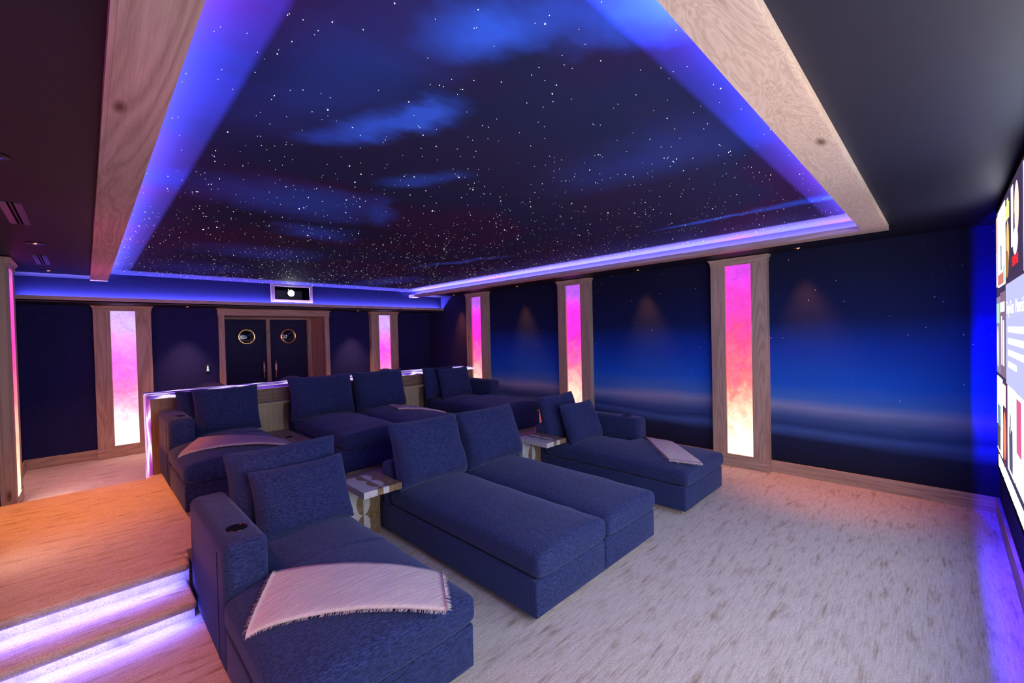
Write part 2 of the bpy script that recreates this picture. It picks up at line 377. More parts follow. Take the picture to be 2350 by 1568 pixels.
def tube(pts, r, seg=8, closed=False):
    V, Fc = [], []; n_ = len(pts); pts = [Vector(p) for p in pts]
    for i, p in enumerate(pts):
        a = pts[(i-1) % n_] if (closed or i) else p; b = pts[(i+1) % n_] if (closed or i < n_-1) else p
        t = (b-a).normalized(); u = t.cross(Vector((.31, .2, .93)))
        if u.length < 1e-4: u = t.cross(Vector((1, 0, 0)))
        u.normalize(); v = t.cross(u)
        for k in range(seg):
            an = 2*math.pi*k/seg; V.append(p + u*r*math.cos(an) + v*r*math.sin(an))
    for i in range(n_ if closed else n_-1):
        j = (i+1) % n_
        for k in range(seg):
            Fc.append((i*seg+k, i*seg+(k+1) % seg, j*seg+(k+1) % seg, j*seg+k))
    return V, Fc
def thing(name, loc, label=None, cat=None, group=None, kind=None):
    o = bpy.data.objects.new(name, None); C.objects.link(o); o.location = loc; o.empty_display_size = .1
    WL[o.name] = Vector(loc)
    return tag(o, label, cat, group, kind)
def tag(o, label=None, cat=None, group=None, kind=None):
    if label: o['label'] = label
    if cat: o['category'] = cat
    if group: o['group'] = group
    if kind: o['kind'] = kind
    return o
def struct(o, label, cat): return tag(o, label, cat, kind='structure')

# ================================================================== SETTING
struct(box('floor', -3.87, XS, YL, YM, -.06, 0, 'carpet'), 'pale grey streaked carpet in front of the screen', 'floor')
struct(box('floor', -10.0, -6.2, YL, YM, -.06, ZR, 'carpet'), 'streaked carpet aisle behind the bar by the double doors', 'floor')
# platform with two steps on the aisle side
pf = struct(boxes('platform', [(-6.22, -3.735, YL, .47, 0, ZPL), (-6.32, -3.86, .47, YM, 0, ZPL)], 'carpet'), 'raised carpeted platform carrying the rear seats', 'platform')
st = thing('stair', (-3.45, -.1, 0), 'two carpeted steps with blue light under each nosing', 'stairs', kind='structure')
box('nosing', -3.84, -3.61, YL, .46, ZPL-.055, ZPL+.002, 'carpet', st, .024, 4, True)
box('tread', -3.90, -3.365, YL, .46, .155-.055, .155, 'carpet', st, .024, 4, True)
box('riser', -3.80, -3.48, YL, .46, 0, .11, 'carpet', st)
# walls
W = struct(box('wall_left', -10.0, XS, YL-.1, YL, -.06, 2.95, 'navy_wall'), 'dark navy left side wall', 'wall')
W = struct(box('wall_right', XB, XS, YM, YM+.1, -.06, 2.95, 'mural'), 'side wall printed with a blue night horizon and stars', 'wall')
W = struct(box('wall_front', XS, XS+.1, YL, YM, -.06, 2.95, 'navy_wall'), 'dark navy wall behind the big screen', 'wall')
W = struct(boxes('wall_back', [(XB-.1, XB, YL, 1.77, -.06, 2.95), (XB-.1, XB, 3.53, YM, -.06, 2.95), (XB-.1, XB, 1.77, 3.53, 2.27, 2.95)], 'navy_wall'), 'dark navy back wall with the double doors', 'wall')
# the recess of the doors
bm = bmesh.new()
for b in ((-10.0, XB, 1.73, 1.77, ZR, 2.27), (-10.0, XB, 3.53, 3.57, ZR, 2.27), (-10.0, XB, 1.73, 3.57, 2.27, 2.31)): box_bm(bm, *b)
struct(bm_obj('trim_1', bm, 'wood_z'), 'oak lining of the deep door recess', 'trim')
# ceilings
cl = struct(boxes('ceiling', [(XF, XS, YL, .085, ZP, 2.95), (XF, XS, 5.295, YM, ZP, 2.95), (-.375, XS, .085, 5.295, ZP, 2.95)], 'black_ceiling'), 'black painted lower ceiling around the starry tray', 'ceiling')
boxes('cove_riser', [(XF, -.375, .083, .087, ZP-.006, ZS), (XF, -.375, 5.293, 5.297, ZP-.006, ZS), (-.377, -.373, .085, 5.295, ZP-.006, ZS)], 'riser_blue', cl)
tray = struct(box('ceiling', XF, -.375, .085, 5.295, ZS, ZS+.06, 'star_cloth'), 'ceiling printed with night clouds and pricked with star lights', 'ceiling')
# star points (fibre ends that really shine)
random.seed(11)
V, Fc = [], []
def star(x, y, z, r):
    k = len(V)
    for q in range(6):
        a = q*math.pi/3; V.append((x+r*math.cos(a), y+r*math.sin(a), z))
    V.append((x, y, z-r*1.3))
    for q in range(6): Fc.append((k+q, k+6, k+(q+1) % 6))
for i in range(2500):
    x = random.uniform(XF+.03, -.42); y = random.uniform(.28, 5.1)
    r = .0009 + .0014*random.random()**5
    if random.random() < .02: r = .0028
    star(x, y, ZS-.0015, r)
s = mesh_obj('star_light', V, Fc, 'star', tray); s['kind'] = 'stuff'; s['label'] = 'tiny white star lights pricked through the ceiling'

# bulkhead over the doors with the projector port
PY0, PY1, PZ0, PZ1 = 2.40, 3.10, 2.54, 2.80
bh = struct(boxes('bulkhead', [(XB, XF, YL, PY0, 2.40, 2.95), (XB, XF, PY1, YM, 2.40, 2.95), (XB, XF, PY0, PY1, 2.40, PZ0), (XB, XF, PY0, PY1, PZ1, 2.95)], 'bulkhead'), 'dark blue boxed bulkhead above the doors, washed by blue light', 'bulkhead')
box('port_lining', XB+.02, XB+.03, PY0, PY1, PZ0, PZ1, 'black', bh)
box('underside', XB, -8.46, YL, YM, 2.392, 2.402, 'black_ceiling', bh)
t = thing('trim_2', (-8.48, 2.7, 2.40), 'oak ledge with hidden blue light under the bulkhead', 'trim', kind='structure')
box('board', XF, -8.45, YL, YM, 2.402, 2.42, 'wood_y', t)
box('lip', -8.47, -8.45, YL, YM, 2.40, 2.472, 'wood_y', t)
# light shelves hung round the tray
def shelf(name, label, x0, x1, y0, y1, lip, mat, cuts, axis, outer=None):
    t = thing(name, ((x0+x1)/2, (y0+y1)/2, ZB), label, 'trim', kind='structure')
    rng = (x0, x1) if axis == 0 else (y0, y1)
    ed = [rng[0]]+cuts+[rng[1]]
    for a, b in zip(ed[:-1], ed[1:]):
        if axis == 0: box('board', a+.0008, b-.0008, y0, y1, ZB, ZB+.018, mat, t)
        else: box('board', x0, x1, a+.0008, b-.0008, ZB, ZB+.018, mat, t)
    box('lip', *lip, ZB+.002, ZB+.052, mat, t)
    if outer: box('outer_edge', *outer, ZB+.001, ZP+.002, mat, t)
    return t
shelf('trim_3', 'oak light shelf along the left edge of the tray', -8.29, -.36, .085, .245, (-8.29, -.54, .228, .246), 'wood_x', [-6.0, -3.4], 0, (-8.29, -.37, .070, .0885))
shelf('trim_4', 'oak light shelf along the mural side of the tray', -8.40, -.36, 5.135, 5.30, (-8.40, -.54, 5.134, 5.152), 'wood_x', [-6.1, -3.3], 0, (-8.40, -.37, 5.292, 5.31))
shelf('trim_5', 'wide oak light shelf at the screen end of the tray', -.537, -.362, .246, 5.134, (-.538, -.520, .246, 5.134), 'wood_swirl', [2.05, 4.27], 1, (-.378, -.358, .07, 5.31))

# baseboards
bb = thing('baseboard_right', (-4, YM-.01, 0), 'oak baseboard along the mural wall', 'baseboard', kind='structure')
for a, b, z in ((-1.55, XS, 0), (-4.18, -2.22, 0), (-6.79, -4.86, ZPL), (-9.05, -7.48, ZR)):
    box('board', a, b, YM-.025, YM, z, z+.145, 'wood_x', bb, .003, 1)
bb = thing('baseboard_left', (-4, YL+.01, 0), 'oak baseboard along the left wall', 'baseboard', kind='structure')
for a, b, z in ((-1.55, XS, 0), (-3.20, -2.22, 0), (-9.05, -7.48, ZR)):
    box('board', a, b, YL, YL+.025, z, z+.145, 'wood_x', bb, .003, 1)
bb = thing('baseboard_back', (XB+.01, 0, ZR), 'oak baseboard along the back wall', 'baseboard', kind='structure')
for a, b in ((YL, .09), (.76, 1.68), (3.63, 4.52), (5.18, YM)):
    box('board', XB, XB+.025, a, b, ZR, ZR+.145, 'wood_y', bb, .003, 1)
bb = struct(box('baseboard_front', XS-.025, XS, YL, YM-.02, 0, .145, 'wood_y', None, .003, 1), 'oak baseboard under the screen washed violet', 'baseboard')

# ================================================================== PILASTERS
def pilaster(cx, cy, along, sgn, z0, ztop, zs0, zs1, ony, label, hw=.335, sw=.157, d=.105):
    """along 'x': on the side walls facing sgn*y; along 'y': on the back wall facing +x"""
    t = thing('pilaster', (cx, cy, z0), label, 'pilaster', 'onyx lit pilasters')
    def bx(nm, u0, u1, v0, v1, za, zb, mat, parent=t, bev=0):
        if along == 'x':
            y0, y1 = cy+sgn*v0, cy+sgn*v1
            return box(nm, cx+u0, cx+u1, min(y0, y1), max(y0, y1), za, zb, mat, parent, bev)
        return box(nm, cx+v0, cx+v1, cy+u0, cy+u1, za, zb, mat, parent, bev)
    mh = 'wood_x' if along == 'x' else 'wood_y'
    bx('stile', -hw, -sw, 0, d, z0+.14, zs1, 'wood_z'); bx('stile', sw, hw, 0, d, z0+.14, zs1, 'wood_z')
    bx('rail', -hw, hw, 0, d, zs1, ztop-.075, mh)
    if zs0 > z0+.141: bx('rail', -sw, sw, 0, d, z0+.14, zs0, mh)
    bx('plinth', -hw-.006, hw+.006, 0, d+.008, z0, z0+.14, mh, t, .003)
    cp = bx('cap', -hw-.006, hw+.006, 0, d+.008, ztop-.075, ztop-.012, mh, t, .002)
    # flared top of the cap
    e0, e1 = hw+.006, hw+.03
    if along == 'x':
        Y = lambda v: cy+sgn*v
        VV = [(cx-e0, Y(0), ztop-.035), (cx+e0, Y(0), ztop-.035), (cx+e0, Y(d+.008), ztop-.035), (cx-e0, Y(d+.008), ztop-.035),
              (cx-e1, Y(0), ztop), (cx+e1, Y(0), ztop), (cx+e1, Y(d+.032), ztop), (cx-e1, Y(d+.032), ztop)]
    else:
        VV = [(cx, cy-e0, ztop-.035), (cx, cy+e0, ztop-.035), (cx+d+.008, cy+e0, ztop-.035), (cx+d+.008, cy-e0, ztop-.035),
              (cx, cy-e1, ztop), (cx, cy+e1, ztop), (cx+d+.032, cy+e1, ztop), (cx+d+.032, cy-e1, ztop)]
    FF = [(0, 1, 2, 3), (4, 7, 6, 5), (0, 4, 5, 1), (1, 5, 6, 2), (2, 6, 7, 3), (3, 7, 4, 0)]
    mesh_obj('crown', VV, FF, mh, cp)
    o = bx('onyx_panel', -sw, sw, .03, d-.03, zs0, zs1, ony); o['label'] = 'backlit onyx strip, white below turning pink and violet above'
    return t
pilaster(-1.885, YM, 'x', -1, 0, 2.725, .16, 2.637, 'onyx_a', 'oak pilaster with sunset-coloured onyx strip, nearest the screen on the mural wall')
pilaster(-4.535, YM, 'x', -1, 0, 2.725, .16, 2.637, 'onyx_b', 'oak pilaster with glowing onyx strip, middle one of the mural wall')
pilaster(-7.14, YM, 'x', -1, ZR, 2.725, .2, 2.637, 'onyx_b', 'oak pilaster with magenta onyx strip, mural wall corner nearest the doors')
pilaster(-7.14, YL, 'x', 1, ZR, 2.725, .2, 2.637, 'onyx_l', 'oak pilaster seen edge-on at the left margin, onyx strip glowing red')
pilaster(-4.535, YL, 'x', 1, ZPL, 2.725, .46, 2.637, 'onyx_m', 'oak pilaster on the left wall above the platform aisle')
pilaster(-1.885, YL, 'x', 1, 0, 2.725, .16, 2.637, 'onyx_m', 'oak pilaster on the left wall beside the front left chaise')
pilaster(XB, .425, 'y', 1, ZR, 2.39, .235, 2.336, 'onyx_c', 'oak pilaster with rose onyx strip left of the double doors', .335, .145)
pilaster(XB, 4.855, 'y', 1, ZR, 2.39, .235, 2.336, 'onyx_c', 'oak pilaster with rose onyx strip right of the double doors', .33, .142)

# ================================================================== DOORS
cs = thing('trim_7', (XB, 2.65, ZR), 'oak door surround with stepped head above the double doors', 'trim', kind='structure')
box('casing_side', XB, XB+.05, 1.68, 1.77, ZR, 2.27, 'wood_z', cs, .003); box('casing_side', XB, XB+.05, 3.53, 3.62, ZR, 2.27, 'wood_z', cs, .003)
box('casing_head', XB, XB+.055, 1.67, 3.63, 2.27, 2.378, 'wood_y', cs, .003); box('casing_crown', XB, XB+.085, 1.65, 3.65, 2.372, 2.392, 'wood_y', cs, .006)
XD = -9.88
fr = thing('trim_8', (XD, 2.68, ZR), 'mauve-lit oak frame and centre post of the double doors', 'trim', kind='structure')
box('jamb', XD-.04, XD+.06, 1.77, 1.90, ZR, 2.27, 'wood_z', fr); box('jamb', XD-.04, XD+.06, 3.455, 3.53, ZR, 2.27, 'wood_z', fr)
box('head', XD-.04, XD+.06, 1.90, 3.455, 2.235, 2.27, 'wood_y', fr); box('post', XD-.02, XD+.05, 2.645, 2.715, ZR, 2.235, 'wood_z', fr)
struct(box('wall_vestibule', XD-.14, XD-.1, 1.7, 3.6, ZR, 2.3, 'black'), 'dark backing behind the double doors', 'wall')
def door(name, y0, y1, py, hy, label):
    d = thing(name, (XD, (y0+y1)/2, ZR), label, 'door', 'double doors', 'structure')
    box('leaf', XD-.04, XD, y0, y1, ZR+.01, 2.235, 'door', d, .004)
    bm = bmesh.new()
    for b in ((y0+.03, y0+.045, ZR+.06, 2.19), (y1-.045, y1-.03, ZR+.06, 2.19)): box_bm(bm, XD, XD+.008, *b)
    for b in ((y0+.03, y1-.03, ZR+.06, ZR+.075), (y0+.03, y1-.03, 2.175, 2.19)): box_bm(bm, XD, XD+.008, *b)
    bm_obj('bead', bm, 'door', d)
    pr = [(.118, 0), (.165, 0), (.165, .012), (.155, .022), (.132, .026), (.12, .018), (.118, 0)]
    V, Fc = lathe(pr[:-1]+[(.118, 0)], 'x', 40, (XD, py, 1.89)); Fc = Fc[:-2]
    ring = mesh_obj('porthole', V, Fc, 'brass', d, True); ring['label'] = 'polished brass porthole ring'
    V, Fc = lathe([(.119, .004), (.08, .010), (.001, .013)], 'x', 40, (XD, py, 1.89)); mesh_obj('porthole_glass', V, Fc[:-2], 'glass', ring, True)
    for k in range(6):
        a = k*math.pi/3+math.pi/6; V, Fc = lathe([(.006, .022), (.006, .028), (.001, .03)], 'x', 8, (XD, py+.144*math.cos(a), 1.89+.144*math.sin(a))); mesh_obj('rivet', V, Fc, 'brass', ring)
    pr = [(.004, 1.02), (.008, 1.06), (.009, 1.14), (.015, 1.17), (.022, 1.20), (.012, 1.225), (.021, 1.25), (.012, 1.275), (.018, 1.30), (.010, 1.33), (.008, 1.36), (.004, 1.40)]
    pr = [(r_*1.6, h_) for r_, h_ in pr]
    V, Fc = lathe(pr, 'z', 14, (XD+.045, hy, 0)); h = mesh_obj('handle', V, Fc, 'bronze', d, True); h['label'] = 'turned bronze pull handle'
    for z in (1.10, 1.345):
        V, Fc = lathe([(.011, 0), (.011, .045)], 'x', 10, (XD, hy, z)); mesh_obj('handle_post', V, Fc, 'bronze', h)
    return d
door('door_1', 1.90, 2.643, 2.30, 2.585, 'left navy door leaf with a brass porthole')
door('door_2', 2.717, 3.455, 3.078, 2.81, 'right navy door leaf with a brass porthole reflecting the screen')

# keypad
kp = thing('wall_keypad', (XB, 1.507, 1.30), 'small lit keypad on the wall left of the double doors', 'keypad')
box('plate', XB, XB+.012, 1.472, 1.543, 1.26, 1.42, 'black_plastic', kp, .006)
MAT['key'] = emit('keypad_light', (.6, .75, 1), 1.0)
for k, (hw_, z0, z1) in enumerate(((.007, 1.385-.02, 1.385), (.010, 1.335, 1.361), (.013, 1.318, 1.331), (.016, 1.298, 1.312))): box('button', XB+.012, XB+.015, 1.507-hw_, 1.507+hw_, z0, z1, 'key', kp)

# ================================================================== PROJECTOR
pj = thing('projector', (-8.85, 2.75, PZ0), 'projector with a bright white lens inside the framed port above the doors', 'projector')
box('body', -9.02, -8.72, 2.50, 3.00, PZ0+.01, PZ0+.21, 'black_plastic', pj, .02)
V, Fc = lathe([(.072, -8.72), (.072, -8.68), (.06, -8.675), (.06, -8.70)], 'x', 28, (0, 2.78, 2.685)); mesh_obj('lens_ring', V, Fc[:-2], 'cup', pj, True)
MAT['lens'] = emit('projector_lens_light', (.92, .95, 1), 40)
V, Fc = lathe([(.058, -8.69), (.04, -8.680), (.002, -8.676)], 'x', 28, (0, 2.78, 2.685)); mesh_obj('lens', V, Fc, 'lens', pj, True)
MAT['led_green'] = emit('status_light', (.6, 1, .4), 3)
V, Fc = lathe([(.006, -8.72), (.006, -8.714)], 'x', 10, (0, 2.745, 2.752)); mesh_obj('status_light', V, Fc, 'led_green', pj)
pfm = thing('trim_9', (XF, 2.75, 2.5), 'mitred oak frame round the projector port', 'trim', kind='structure')
def mitre(a, b, c, d): # outer a,b inner c,d in (y,z)
    VV = []
    for x in (XF, XF+.03):
        for q in (a, b, d, c): VV.append((x, q[0], q[1]))
    return VV, [(0, 1, 2, 3), (7, 6, 5, 4), (0, 4, 5, 1), (1, 5, 6, 2), (2, 6, 7, 3), (3, 7, 4, 0)]
o = [(2.395, 2.505), (3.115, 2.505), (3.115, ZS-.002), (2.395, ZS-.002)]; i_ = [(2.455, 2.548), (3.062, 2.548), (3.062, 2.79), (2.455, 2.79)]
for k in range(4):
    V, Fc = mitre(o[k], o[(k+1) % 4], i_[k], i_[(k+1) % 4]); mesh_obj('frame_piece', V, Fc, 'wood_y' if k % 2 == 0 else 'wood_z', pfm)

# ================================================================== CEILING FITTINGS
def downlight(x, y, z, col, label):
    d = thing('downlight', (x, y, z), label, 'downlight', 'recessed downlights')
    V, Fc = lathe([(.043, -.002), (.062, -.002), (.064, .004), (.043, .006), (.043, -.002)], 'z', 28, (x, y, z-.004)); mesh_obj('trim_ring', V, Fc[:-2], 'black_plastic', d, True)
    V, Fc = lathe([(.044, -.001), (.030, .004), (.001, .006)], 'z', 20, (x, y, z-.006)); mesh_obj('reflector', V, Fc, 'chrome', d, True)
    V, Fc = lathe([(.001, -.007), (.012, -.006), (.014, -.001)], 'z', 14, (x, y, z-.004)); mesh_obj('bulb', V, Fc, col, d, True)
MAT['bulb'] = emit('dim_amber_bulb', (1, .42, .08), .9)
for x, n_ in ((-7.8, 'far corner'), (-5.8, 'second from the doors'), (-3.25, 'beside the middle pilaster'), (-1.2, 'nearest the screen')):
    downlight(x, 5.93, ZP, 'bulb', 'recessed downlight over the mural wall, '+n_)
for x, n_ in ((-7.8, 'furthest back by the bulkhead'), (-5.8, 'between the two air vents'), (-3.25, 'nearest the camera with amber bulb'), (-1.2, 'over the front floor beside the screen end')):
    downlight(x, -.30, ZP, 'bulb', 'recessed downlight in the left ceiling strip, '+n_)
downlight(-8.72, 1.2, 2.392, 'bulb', 'recessed downlight under the bulkhead left of the doors')
downlight(-8.72, 4.1, 2.392, 'bulb', 'recessed downlight under the bulkhead right of the doors')
def vent(x0, x1, y0, y1, label):
    v = thing('air_vent', ((x0+x1)/2, (y0+y1)/2, ZP), label, 'vent', 'slotted ceiling vents')
    dy = (y1-y0); z0, z1 = ZP-.006, ZP
    box('plate', x0, x1, y0, y0+dy*.34, z0, z1, 'vent', v); box('plate', x0, x1, y0+dy*.66, y1, z0, z1, 'vent', v)
    box('divider', x0, x1, y0+dy*.47, y0+dy*.53, z0, z1, 'vent', v)
    box('slot', x0, x1, y0+dy*.34, y0+dy*.66, z1-.002, z1-.001, 'black', v)
vent(-7.24, -6.55, -.365, -.26, 'slotted ceiling vent lit blue near the bulkhead')
vent(-4.95, -4.24, -.375, -.27, 'slotted ceiling vent with a pink gleam nearer the camera')

# ================================================================== SCREEN
XSC = .300
sc = thing('movie_screen', (XSC+.02, 2.7, .7), 'large glowing screen showing a grid of film posters', 'screen')
SY0, SY1, SZ0, SZ1 = .25, 5.15, .70, 2.66
box('frame', XSC-.004, XSC+.025, SY0-.07, SY1+.06, SZ0-.06, SZ1+.055, 'black', sc)
SCR = .64
def em(col, s):
    k = 'scr_%s_%s' % (col, s)
    if k not in MAT: MAT[k] = emit('screen_glow', col, s*SCR)
    return k
box('picture', XSC-.006, XSC-.003, SY0, SY1, SZ0, SZ1, em((.075, .05, .13), 1.0), sc)
PL = [0]
def pane(nm, y0, y1, z0, z1, col, s, parent=sc, lift=0):
    return box(nm, XSC-.009-lift*.0012, XSC-.0062, min(y0, y1), max(y0, y1), max(z0, SZ0), min(z1, SZ1), em(col, s), parent)
def blob(nm, yc, zc, ry, rz, col, s, parent, lift=1):
    V = [(XSC-.009-lift*.0012, yc+ry*math.cos(k*math.pi/8), zc+rz*math.sin(k*math.pi/8)) for k in range(16)]
    return mesh_obj(nm, V, [tuple(range(16))], em(col, s), parent)
WHT = (.86, .88, 1.0)
p = pane('poster', 5.12, 4.98, 2.08, 2.62, (.95, .62, .50), 1.1); pane('poster_shape', 5.10, 5.05, 2.12, 2.35, WHT, 1.2, p, 1); pane('poster_shape', 5.08, 5.0, 2.09, 2.13, WHT, 1.5, p, 1)
p = pane('poster', 4.95, 4.44, 2.07, 2.63, WHT, 8.0); pane('poster_shape', 4.74, 4.66, 2.18, 2.36, (.10, .12, .35), 1, p, 1); pane('poster_shape', 4.93, 4.55, 2.08, 2.16, (.75, .25, .22), 1, p, 1); pane('poster_shape', 4.53, 4.46, 2.08, 2.2, (.3, .8, .4), 1, p, 1)
p = pane('poster', 4.40, 4.07, 2.07, 2.62, (.075, .045, .12), 1); pane('poster_shape', 4.38, 4.15, 2.47, 2.57, (.9, .88, .35), 1.2, p, 1); pane('poster_shape', 4.28, 4.2, 2.56, 2.6, (.9, .88, .35), 1.2, p, 2)
blob('poster_shape', 4.22, 2.30, .09, .16, (.9, .6, .22), 1.2, p, 2); blob('poster_shape', 4.25, 2.18, .11, .09, (.5, .25, .10), 1, p, 3)
p = red_title = pane('poster', 4.04, 3.55, 2.07, 2.64, (.07, .045, .11), 1); pane('poster_shape', 4.03, 3.92, 2.26, 2.62, WHT, 2.2, p, 1); blob('poster_shape', 3.73, 2.45, .11, .15, (.95, .70, .62), 1.4, p, 2)
blob('poster_shape', 3.78, 2.27, .13, .08, (.80, .78, .88), 1.3, p, 3); pane('poster_shape', 3.90, 3.82, 2.22, 2.44, (.12, .08, .22), 1, p, 2)
p = pane('poster', 5.12, 4.84, 1.42, 2.0, (.35, .30, .45), 1); pane('poster_shape', 5.10, 4.86, 1.8, 1.95, (.45, .75, .55), 1.2, p, 1); blob('poster_shape', 4.98, 1.62, .08, .16, (.85, .85, .9), 1.4, p, 2)
p = pane('poster', 4.80, 4.46, 1.42, 2.02, (.30, .18, .30), 1); pane('poster_shape', 4.78, 4.48, 1.88, 1.95, WHT, 2, p, 1); pane('poster_shape', 4.72, 4.66, 1.5, 1.85, (.85, .85, .95), 1.6, p, 1); pane('poster_shape', 4.58, 4.52, 1.5, 1.82, WHT, 1.6, p, 2)
lav = pane('info_panel', 4.395, 2.6, 1.395, 2.055, (.60, .62, 1.0), 1.05)
for k, (z, ws) in enumerate(((1.74, (.12, .07, .16, .30, .1, .2)), (1.665, (.2, .09, .28, .14, .12)), (1.59, (.34, .13, .2, .1)), (1.515, (.42, .02)))):
    y = 4.26
    for w_ in ws:
        pane('text_block', y, y-w_, z, z+.038, WHT, 2.0, lav, 1); y -= w_+.028
p = pane('poster', 5.10, 4.70, .82, 1.39, WHT, 8.0); pane('poster_shape', 5.05, 4.80, 1.0, 1.18, (.2, .35, .55), 1, p, 1); pane('poster_shape', 5.06, 4.83, .84, 1.02, (.12, .1, .2), 1, p, 2)
p = pane('poster', 4.66, 4.35, .82, 1.39, (.14, .05, .13), 1); pane('poster_shape', 4.62, 4.44, 1.22, 1.37, WHT, 2, p, 1); blob('poster_shape', 4.49, 1.02, .10, .17, (1, .22, .10), 1.4, p, 2)
p = pane('poster', 4.31, 3.92, .84, 1.39, WHT, 8.0); pane('poster_shape', 4.22, 4.02, .86, 1.13, (.12, .12, .24), 1, p, 1); blob('poster_shape', 4.12, 1.17, .06, .07, (.5, .45, .6), 1, p, 2)
p = pane('poster', 3.88, 3.50, .84, 1.39, (.65, .85, .95), 1.6); pane('poster_shape', 3.80, 3.60, 1.05, 1.36, (.85, .15, .35), 1, p, 1); pane('poster_shape', 3.86, 3.52, .86, 1.0, WHT, 2.5, p, 1)
random.seed(5)
for y0, y1 in ((5.0, 4.62), (4.58, 4.26), (4.22, 3.87), (3.83, 3.45)): pane('poster', y0, y1, .70, .785, WHT, 8.0)
for y0 in (3.46, 3.0, 2.54, 2.08, 1.62, 1.16, .70):
    for z0, z1 in ((2.07, 2.63), (1.42, 2.02), (.83, 1.39), (.70, .785)):
        if z0 > 1.3 and z0 < 1.5 and y0 > 2.56: continue
        p = pane('poster', y0, y0-.41, z0, z1, random.choice([WHT, (.9, .8, .75), (.7, .8, 1)]), 7.0)
        if z1-z0 > .3: pane('poster_shape', y0-.1, y0-.3, z0+.05, z0+random.uniform(.2, .35), random.choice([(.1, .1, .25), (.5, .15, .12), (.15, .3, .4)]), 1, p, 1)
def text(nm, body, y, z, size, col, s, parent):
    cu = bpy.data.curves.new(nm, 'FONT'); cu.body = body; cu.size = size; cu.extrude = .0004
    tmp = bpy.data.objects.new('tmp', cu); C.objects.link(tmp)
    me = bpy.data.meshes.new_from_object(tmp.evaluated_get(bpy.context.evaluated_depsgraph_get()))
    bpy.data.objects.remove(tmp)
    V = [(XSC-.0125 - v.co.z, y-v.co.x, z+v.co.y) for v in me.vertices]; Fc = [tuple(q.vertices) for q in me.polygons]
    return mesh_obj(nm, V, Fc, em(col, s), parent)
for wd_, yy in (('Top', 4.31), ('Gun:', 4.09), ('Maverick', 3.79)): text('title_text', wd_, yy, 1.86, .115, WHT, 2.2, lav)
text('poster_text', 'FERRARI', 3.965, 2.135, .085, (1, .03, .03), 1.3, red_title)

# ================================================================== UPHOLSTERY
NEXP = 6.5
def sect_pts(x, yl, yr, zb, zt, crown, n=56, seed=0, wob=.004):
    yc, hw = (yl+yr)/2, (yr-yl)/2; zc, hh = (zb+zt)/2, (zt-zb)/2
    P = []
    for k in range(n):
        t = 2*math.pi*k/n; c, s = math.cos(t), math.sin(t)
        qy = math.copysign(abs(c)**(2/NEXP), c); qz = math.copysign(abs(s)**(2/5.5), s)
        y = yc+hw*qy; z = zc+hh*qz
        if s > 0: z += crown*(1-qy*qy)
        v = Vector((x, y, z))
        d = noise.noise(v*6+Vector((seed, 0, 0)))*wob*1.6 + noise.noise(v*17+Vector((0, seed, 0)))*wob*.5
        P.append((x, y+d*.6*c, z+d*(1 if s > 0 else .3)))
    return P
def seat_cushion(x_back, x_front, yl, yr, xa, yla, yra, zb, zt, crown, seed, parent):
    """lofted along x; behind xa the cushion is narrower (yla..yra): the arm notch"""
    xs = []; r = .042
    for k in range(7): xs.append(x_back + r*(1-math.cos(k/6*math.pi/2)))
    nmid = 30
    for k in range(1, nmid): xs.append(x_back+r+(x_front-x_back-2*r)*k/nmid)
    for k in range(7): xs.append(x_front - r*(1-math.sin(k/6*math.pi/2)))
    if xa is not None:
        xs += [xa-.004, xa+.004, xa+.02, xa-.03]
    xs = sorted(set(xs))
    secs = []
    for x in xs:
        a, b = (yl, yr)
        if xa is not None and x < xa: a, b = yla, yra
        d = min(x-x_back, x_front-x); ins = 0
        if d < r: ins = r - math.sqrt(max(0, r*r-(r-d)**2))
        u = (x-x_back)/(x_front-x_back)
        cr = crown*(.45+.75*math.sin(math.pi*min(1, u*1.02))**.6) if 0 < u < 1 else 0
        secs.append(sect_pts(x, a+ins*.7, b-ins*.7, zb+ins*.8, zt-ins*.9, cr*(1-ins/r), seed=seed))
    V = [p for s_ in secs for p in s_]; n = len(secs[0]); Fc = []
    for i in range(len(secs)-1):
        for k in range(n): Fc.append((i*n+k, i*n+(k+1) % n, (i+1)*n+(k+1) % n, (i+1)*n+k))
    Fc.append(tuple(range(n))[::-1]); Fc.append(tuple((len(secs)-1)*n+k for k in range(n)))
    o = mesh_obj('seat_cushion', V, Fc, 'fabric', parent, True)
    return o
SEAT_ZB, SEAT_ZT, CROWN = .279, .445, .050
def seat_top(y, yl, yr, z0):
    yc, hw = (yl+yr)/2, (yr-yl)/2; q = abs(y-yc)/hw
    if q >= 1: return z0+(SEAT_ZB+SEAT_ZT)/2 - (q-1)*hw*1.0
    c = q**(NEXP/2); s = math.sqrt(max(0, 1-c*c))
    return z0+(SEAT_ZB+SEAT_ZT)/2+(SEAT_ZT-SEAT_ZB)/2*s**(2/5.5)+CROWN*1.15*(1-q*q)
def arm_bm(x0, x1, y0, y1, z0, z1):
    b = bmesh.new(); box_bm(b, x0, x1, y0, y1, z0, z1)
    top = [e for e in b.edges if min(v.co.z for v in e.verts) > z1-.001 or (abs(e.verts[0].co.x-e.verts[1].co.x) < 1e-5 and abs(e.verts[0].co.y-e.verts[1].co.y) < 1e-5)]
    bmesh.ops.bevel(b, geom=top, offset=.052, segments=6, profile=.5, affect='EDGES')
    return b
